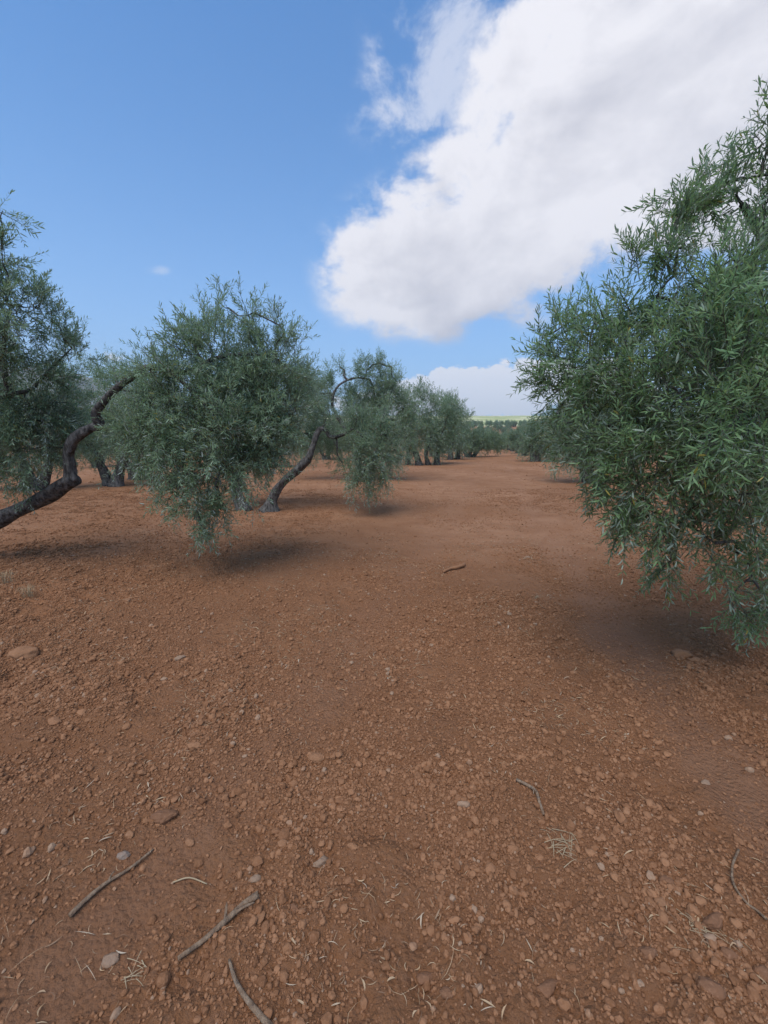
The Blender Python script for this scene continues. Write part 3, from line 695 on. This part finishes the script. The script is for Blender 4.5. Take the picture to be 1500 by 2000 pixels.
# ---- second tree of the left row: two stems from one foot, one leaning right
base = np.append(flat(500, 997), 0); base[2] = H(base[0], base[1]); D0 = base[1]
t2 = empty('olive_tree', base)
tag(t2, 'two stemmed olive tree, one stem leaning right under a drooping grey green crown', 'olive tree', 'olive trees of the grove')
sk = [limb(t2, base, [at(526, 1000, D0), at(532, 972, D0), at(552, 942, D0), at(582, 917, D0), at(603, 896, D0)], [.15, .105, .09, .085, .075], 'trunk', 21, 14, .7, .15)]
sk.append(limb(t2, base, [at(602, 897, D0), at(612, 868, D0), at(622, 842, D0), at(634, 838, D0), at(646, 853, D0), at(668, 850, D0), at(690, 838, D0 - .1), at(705, 850, D0 - .2)], [.075, .07, .065, .05, .045, .038, .03, .02], seed=22))
sk.append(limb(t2, base, [at(476, 1000, D0), at(468, 975, D0), at(462, 940, D0), at(478, 900, D0), at(520, 840, D0), at(560, 790, D0)], [.14, .12, .11, .09, .07, .04], 'trunk', 23, 14, .4, .2))
B3 = blobs_px([(715, 865, D0 - .1, .5, .2), (655, 870, D0 + .7, .36, .2), (745, 850, D0 - .2, .45, .2), (722, 900, D0 - .5, .55, 0), (702, 940, D0 - .6, .26, 0, 1.3), (745, 925, D0 - .4, .30, 0), (672, 915, D0 + .1, .24, 0),
 (770, 880, D0, .26, 0), (610, 850, D0 + .9, .36, .2), (640, 810, D0, .3, .4), (700, 815, D0, .34, .4), (750, 815, D0, .3, .4),
 (590, 780, D0 + .2, .55, .5), (540, 760, D0 + .3, .8, .5), (500, 850, D0 + .4, .8, 0), (560, 850, D0 + .5, .4, 0), (440, 800, D0 + .5, .9), (470, 740, D0 + .4, .7), (440, 890, D0 + .5, .4, 0)])
reach(t2, base, sk, B3, 80, .02, .007)
o, SP, k = foliage('crown', B3, t2, base, 103, leaf=.064, wr=.2, dens=2.1, detail=False, per=12, filler=.9); NL += k

# ---- third tree, with the arched limb against the sky
def quick_tree(label, px, py, stems, blobs, seed, dens=.5, leaf=.075, group='olive trees of the grove', filler=.8, spray=.5, limbs=True):
    """stems: lists of ((px,py,dd), radius); blobs: px, py, dd, r with dd relative to the foot's distance"""
    global NL
    b = np.append(flat(px, py), 0.); b[2] = H(b[0], b[1]); D = b[1]
    root = empty('olive_tree', b); tag(root, label, 'olive tree', group); sk = []
    for i, st in enumerate(stems):
        P = [at(q[0], q[1], D + q[2]) for q, r in st]; P[0][2] = min(P[0][2], H(P[0][0], P[0][1]) - .05); st = [(q, r * .78) for q, r in st]
        sk.append(limb(root, b, P, [r for q, r in st], 'trunk' if st[0][0][1] > py - 25 else 'branch', seed + i, 10, .4 if st[0][0][1] > py - 25 else 0, .16))
    Bs = blobs_px([(q[0], q[1], D + q[2], q[3]) + tuple(q[4:]) for q in blobs])
    if limbs: reach(root, b, sk, Bs, seed + 20, .04, .012, 6, 2)
    o, _, k = foliage('crown', Bs, root, b, seed + 50, leaf=leaf, wr=.22, dens=dens, detail=False, spray=spray, per=10, twigs=False, filler=filler); NL += k
    return root
quick_tree('olive tree with an arched limb showing against the sky, behind the two stemmed one', 700, 940,
  [[((712, 942, 0), .2), ((700, 905, 0), .15), ((680, 850, 0), .11), ((652, 800, 0), .075), ((650, 775, 0), .062), ((660, 755, 0), .052), ((678, 743, 0), .045), ((700, 738, 0), .04), ((722, 742, 0), .03)],
   [((716, 942, 0), .2), ((735, 890, .2), .14), ((755, 820, .3), .1)]],
  [(715, 730, .1, .5, .7), (700, 712, 0, .3, .9), (735, 712, 0, .35, .9), (760, 770, .2, .65, .5), (752, 725, 0, .4, .9), (665, 715, .2, .28, .9), (690, 790, .5, .6, .3), (730, 800, .2, .6, .3), (730, 765, .1, .55, .4), (640, 728, .3, .35, .7), (600, 740, .3, .5, .7), (770, 740, .2, .45, .7), (790, 790, .1, .5, .3), (685, 765, .6, .35, .3), (625, 770, .1, .65, .4), (610, 820, .2, .6), (790, 830, .3, .6), (720, 800, .6, .5), (690, 850, .4, .9), (770, 890, .3, .5, 0), (600, 870, .4, .6, 0), (640, 745, .3, .3, .8), (580, 750, .3, .6, .7)], 310, 2.6, .075)
quick_tree('dark multi stemmed olive tree standing on a low mound, next behind the arched one', 825, 908,
  [[((818, 909, 0), .3), ((814, 892, 0), .2), ((800, 860, 0), .15)], [((836, 905, .3), .2), ((832, 885, .3), .15), ((842, 860, .3), .1)], [((797, 904, .5), .2), ((797, 880, .5), .16), ((790, 850, .5), .12)], [((853, 906, .4), .24), ((855, 880, .4), .18), ((862, 850, .4), .12)]],
  [(820, 790, 0, 1.2, .6), (860, 800, .5, 1.1, .6), (800, 830, 0, 1.0), (840, 850, 0, 1.1, 0), (880, 840, .6, .9, 0), (800, 870, 0, .7, 0), (860, 868, .3, .7, 0), (825, 765, 0, .6, .9), (885, 800, .8, .8, .4), (790, 785, .2, .7, .7)], 340, .9, .12, spray=.8)
quick_tree('olive tree with a tall right shoulder against the low cloud, beyond the mound tree', 885, 898,
  [[((880, 899, 0), .25), ((880, 880, 0), .18), ((885, 860, 0), .12)], [((893, 898, .4), .22), ((896, 875, .4), .14)]],
  [(880, 800, 0, 1.1, .6), (900, 820, 0, 1.0, .5), (893, 855, 0, 1.0, 0), (870, 850, 0, 1.1, 0), (905, 870, 0, .55, 0), (865, 790, 1, .9, .7)], 360, .9, .12, spray=.8)
quick_tree('low pale olive tree with three spreading stems at the far end of the left row', 918, 893,
  [[((916, 894, 0), .25), ((920, 880, 0), .16), ((928, 868, 0), .12)], [((912, 893, 0), .2), ((906, 878, 0), .15), ((900, 868, 0), .1)], [((922, 893, .3), .2), ((934, 880, .3), .14), ((940, 866, .3), .1)]],
  [(915, 858, 0, 1.0, .5), (935, 856, 0, 1.1, .5), (955, 862, .5, 1.0, .3), (975, 866, 1, .9, .2), (925, 870, 0, .8, 0), (905, 850, .5, .9, .5), (960, 850, 1, .7, .5)], 380, .8, .12, spray=.7)
# right row, behind the nearest tree
quick_tree('second olive tree of the right row, half hidden behind the nearest crown', 1160, 944,
  [[((1158, 945, 0), .3), ((1140, 910, 0), .2), ((1120, 870, 0), .15)], [((1166, 945, 0), .25), ((1190, 900, 0), .18), ((1220, 850, 0), .12)]],
  [(1110, 850, 0, .8, .3), (1150, 800, 0, 1.1, .5), (1210, 790, 0, 1.3, .5), (1100, 885, 0, .55, 0), (1150, 880, -.4, .8, 0), (1090, 820, .4, .6, .5), (1230, 870, 0, .9, 0), (1270, 820, .2, 1.0), (1130, 760, .3, .7, .7)], 400, 1.1, .085)
quick_tree('dark trunked olive tree at the end of the right row where the path narrows', 1044, 902,
  [[((1043, 903, 0), .32), ((1040, 888, 0), .2), ((1036, 870, 0), .16)], [((1048, 902, 0), .25), ((1052, 885, 0), .2), ((1062, 865, 0), .12)]],
  [(1040, 855, 0, .85, .4), (1055, 835, 0, .95, .5), (1075, 850, 0, 1.0, .3), (1030, 875, 0, .6, 0), (1075, 880, 0, .8, 0), (1050, 872, 0, .7, 0), (1085, 830, .5, .9, .5)], 420, .9, .12, spray=.8)
# behind the left trees
quick_tree('paler olive tree seen between the two crowns of the leaning tree', 225, 950,
  [[((228, 951, 0), .25), ((235, 915, 0), .18), ((250, 870, 0), .14)], [((215, 950, .2), .2), ((195, 905, .2), .15), ((170, 860, .2), .1)]],
  [(240, 760, 0, .95, .6), (190, 800, 0, .9, .4), (280, 810, 0, .95, .3), (230, 860, 0, .9, 0), (170, 870, 0, .7, 0), (300, 880, 0, .7, 0), (260, 720, 0, .45, .9), (210, 720, .3, .45, .9), (310, 760, .3, .9, .5)], 440, 1.1, .08)
quick_tree('olive tree standing behind the trunk of the leaning tree at the far left', 60, 958,
  [[((62, 960, 0), .28), ((50, 915, 0), .2), ((30, 870, 0), .14)], [((75, 958, .2), .2), ((95, 905, .2), .15), ((110, 860, .2), .1)]],
  [(40, 800, 0, 1.0, .5), (-30, 780, 0, 1.2, .5), (110, 800, .3, .8, .4), (30, 870, 0, .9, 0), (100, 880, .2, .7, 0), (-50, 880, 0, 1.0, 0), (140, 700, .5, .55, .7), (120, 750, .4, .7, .5)], 460, 1.1, .08)

# ------------------------------------------------------------------ the rest of the grove: copied trees
def proto(seed, leaf, dens, spray, nb, label, group):
    rr = np.random.default_rng(seed); root = empty('olive_tree'); o0 = np.zeros(3); tag(root, label, 'olive tree', group)
    Bs = []
    sk = []
    for i in range(3):
        a = i * 2.1 + rr.uniform(-.3, .3); d = np.array([math.cos(a), math.sin(a), 0])
        sk.append(limb(root, o0, [d * .15 - [0, 0, .15], d * .35 + [0, 0, .5], d * .8 + [0, 0, 1.2], d * 1.1 + [0, 0, 2.1]], [.24, .16, .13, .08], 'trunk', seed + i, 8, .7, .16, 4))
    for i in range(nb):
        a = rr.uniform(0, 6.28); k = i / nb; rad = (1.9 - 1.0 * k ** 2) * rr.uniform(.45, 1); z = 1.25 + 3.0 * k
        Bs.append((np.array([math.cos(a) * rad, math.sin(a) * rad, z]), np.array([1, 1, .9]) * rr.uniform(.6, .95), .2 + .5 * k))
    Bs.append((np.array([0, 0, 2.2]), np.array([1.5, 1.5, 1.2]), .2))
    foliage('crown', Bs, root, o0, seed + 9, leaf=leaf, wr=.26, dens=dens, detail=False, spray=spray, shoots=7, per=8, twigs=False, filler=.8)
    return root
def kids(o): return [c_ for c_ in bpy.data.objects if c_.parent == o]
PR = {}
for kname, args in {'mid': (.125, .75, .7, 13), 'far': (.30, .15, 1.0, 11)}.items():
    PR[kname] = []
    for s in (1, 2, 3):
        r = proto(500 + s * 31 + len(kname) * 7 + (0 if kname == 'mid' else 100), *args, '', ''); PR[kname].append([r, kids(r), False])
def put(kind, x, y, rz, sc, label, group, rr_i):
    slot = PR[kind][rr_i % 3]; root, ch, used = slot
    if not used: o = root; slot[2] = True
    else:
        o = root.copy(); COL.objects.link(o)
        for c_ in ch:
            d = c_.copy(); COL.objects.link(d); d.parent = o
    o.location = (x, y, float(H(x, y)) - .03); o.rotation_euler = (0, 0, rz); o.scale = (sc, sc, sc * .97)
    tag(o, label, 'olive tree', group)
rp = np.random.default_rng(99); cnt = 0
# rows further off on both sides (8.3 m apart across and along)
GL = 'olive trees in rows further left'; GR = 'olive trees in rows further right'; GE = 'olive trees lining the far end of the path'
for row, o0 in ((-14.2, GL), (-22.5, GL), (-31, GL), (-40, GL), (11, GR), (19.5, GR), (28, GR)):
    for k in range(1, 8):
        y = 7.5 + 8.3 * k + rp.uniform(-1, 1); x = row + .294 * y + rp.uniform(-.8, .8)
        u = x / y * F + 750
        if u < -150 or u > 1650 or y > 64: continue
        lab = 'olive tree in the rows behind the left crowns, partly hidden' if o0 is GL else 'olive tree in the rows behind the right crowns, partly hidden'
        put('mid', x, y, rp.uniform(0, 6.28), rp.uniform(.78, .95), lab, o0, cnt); cnt += 1
for (px, d, sc) in ((1022, 40, .66), (1008, 47, .66), (998, 54, .66), (990, 61, .62), (1062, 47, .8), (1085, 40, .8), (1035, 56, .7),
                    (975, 64, .55), (962, 66, .55), (950, 62, .55), (936, 58, .55), (1110, 30, .9), (1015, 66, .62), (870, 46, .85), (845, 38, .85), (890, 55, .8), (1150, 38, 1), (1190, 26, 1)):
    x = (px - 750) / F * d
    put('mid', x, d, rp.uniform(0, 6.28), sc, 'small olive tree in the line closing the far end of the path', GE, cnt); cnt += 1
# the valley and the slope beyond
nf = 0
for y in list(np.arange(80, 200, 16)) + list(np.arange(205, 450, 16)):
    for u in np.arange(.13, .42, max(.021, 9.0 / y)):
        yy = y + rp.uniform(-11, 11); x = (u + rp.uniform(-.022, .022)) * yy
        if nf >= 285 or rp.random() < .10: continue
        put('far', x, yy, rp.uniform(0, 6.28), rp.uniform(.85, 1.15) * (.9 if y < 250 else 1.15), 'tiny distant olive tree on the slopes beyond the end of the grove', 'distant olive trees on the far slopes', nf); nf += 1
for kname in PR:
    for r, ch, used in PR[kname]:
        if not used:
            for c_ in ch: bpy.data.objects.remove(c_)
            bpy.data.objects.remove(r)

# ------------------------------------------------------------------ far hills on the left
hx = np.linspace(-1, 1, 160); hy = np.linspace(-1, 1, 70); HX, HY = np.meshgrid(hx, hy)
def hill(cx, cy, wx, wy, hgt, seed, label):
    X, Y = cx + HX * wx, cy + HY * wy
    Z = hgt * np.clip(1 - HX ** 2, 0, 1) * np.clip(1 - HY ** 2, 0, 1) ** .7
    for k, s in enumerate((2.0, 4.5, 10, 22)): Z = Z + hgt * .30 / (k + 1) ** 1.2 * vnoise(HX * s + seed, HY * s * .6 + seed, seed + k) * np.clip(1 - HX ** 2, 0, 1) * np.clip(1 - HY ** 2, 0, 1)
    Z = Z - 20; i = np.arange(HX.size).reshape(HX.shape)
    tag(mesh('hills', np.stack([X, Y, Z], -1).reshape(-1, 3), [np.stack([i[:-1, :-1], i[:-1, 1:], i[1:, 1:], i[1:, :-1]], -1).reshape(-1, 4)], [M_HILL]), label, kind='structure')
hill(-1950, 1950, 1300, 560, 350, 3, 'bare grey hills rising at the far left')
hill(700, 2600, 1700, 420, 132, 8, 'low pale ridge on the horizon')

# ------------------------------------------------------------------ air
import bmesh
bm = bmesh.new(); bmesh.ops.create_cube(bm, size=1)
zb = float(GZ.min()) - 30; zt = 560.0
for v in bm.verts: v.co = (v.co.x * 8400, 1000 + v.co.y * 6400, zb if v.co.z < 0 else zt)
me = bpy.data.meshes.new('haze'); bm.to_mesh(me); bm.free()
hz = bpy.data.objects.new('haze', me); COL.objects.link(hz); tag(hz, 'thin bluish haze in the air over the grove', kind='stuff')
mt = MT('haze'); pv = mt.n('ShaderNodeVolumePrincipled'); pv.inputs['Color'].default_value = (.93, .96, 1, 1); pv.inputs['Density'].default_value = .00022; pv.inputs['Anisotropy'].default_value = .2
mt.t.links.new(pv.outputs[0], mt.out.inputs[1]); me.materials.append(mt.m)
print('leaves', NL, 'ground', nx, ny, 'far', nf, 'mid', cnt, 'objs', len(bpy.data.objects))
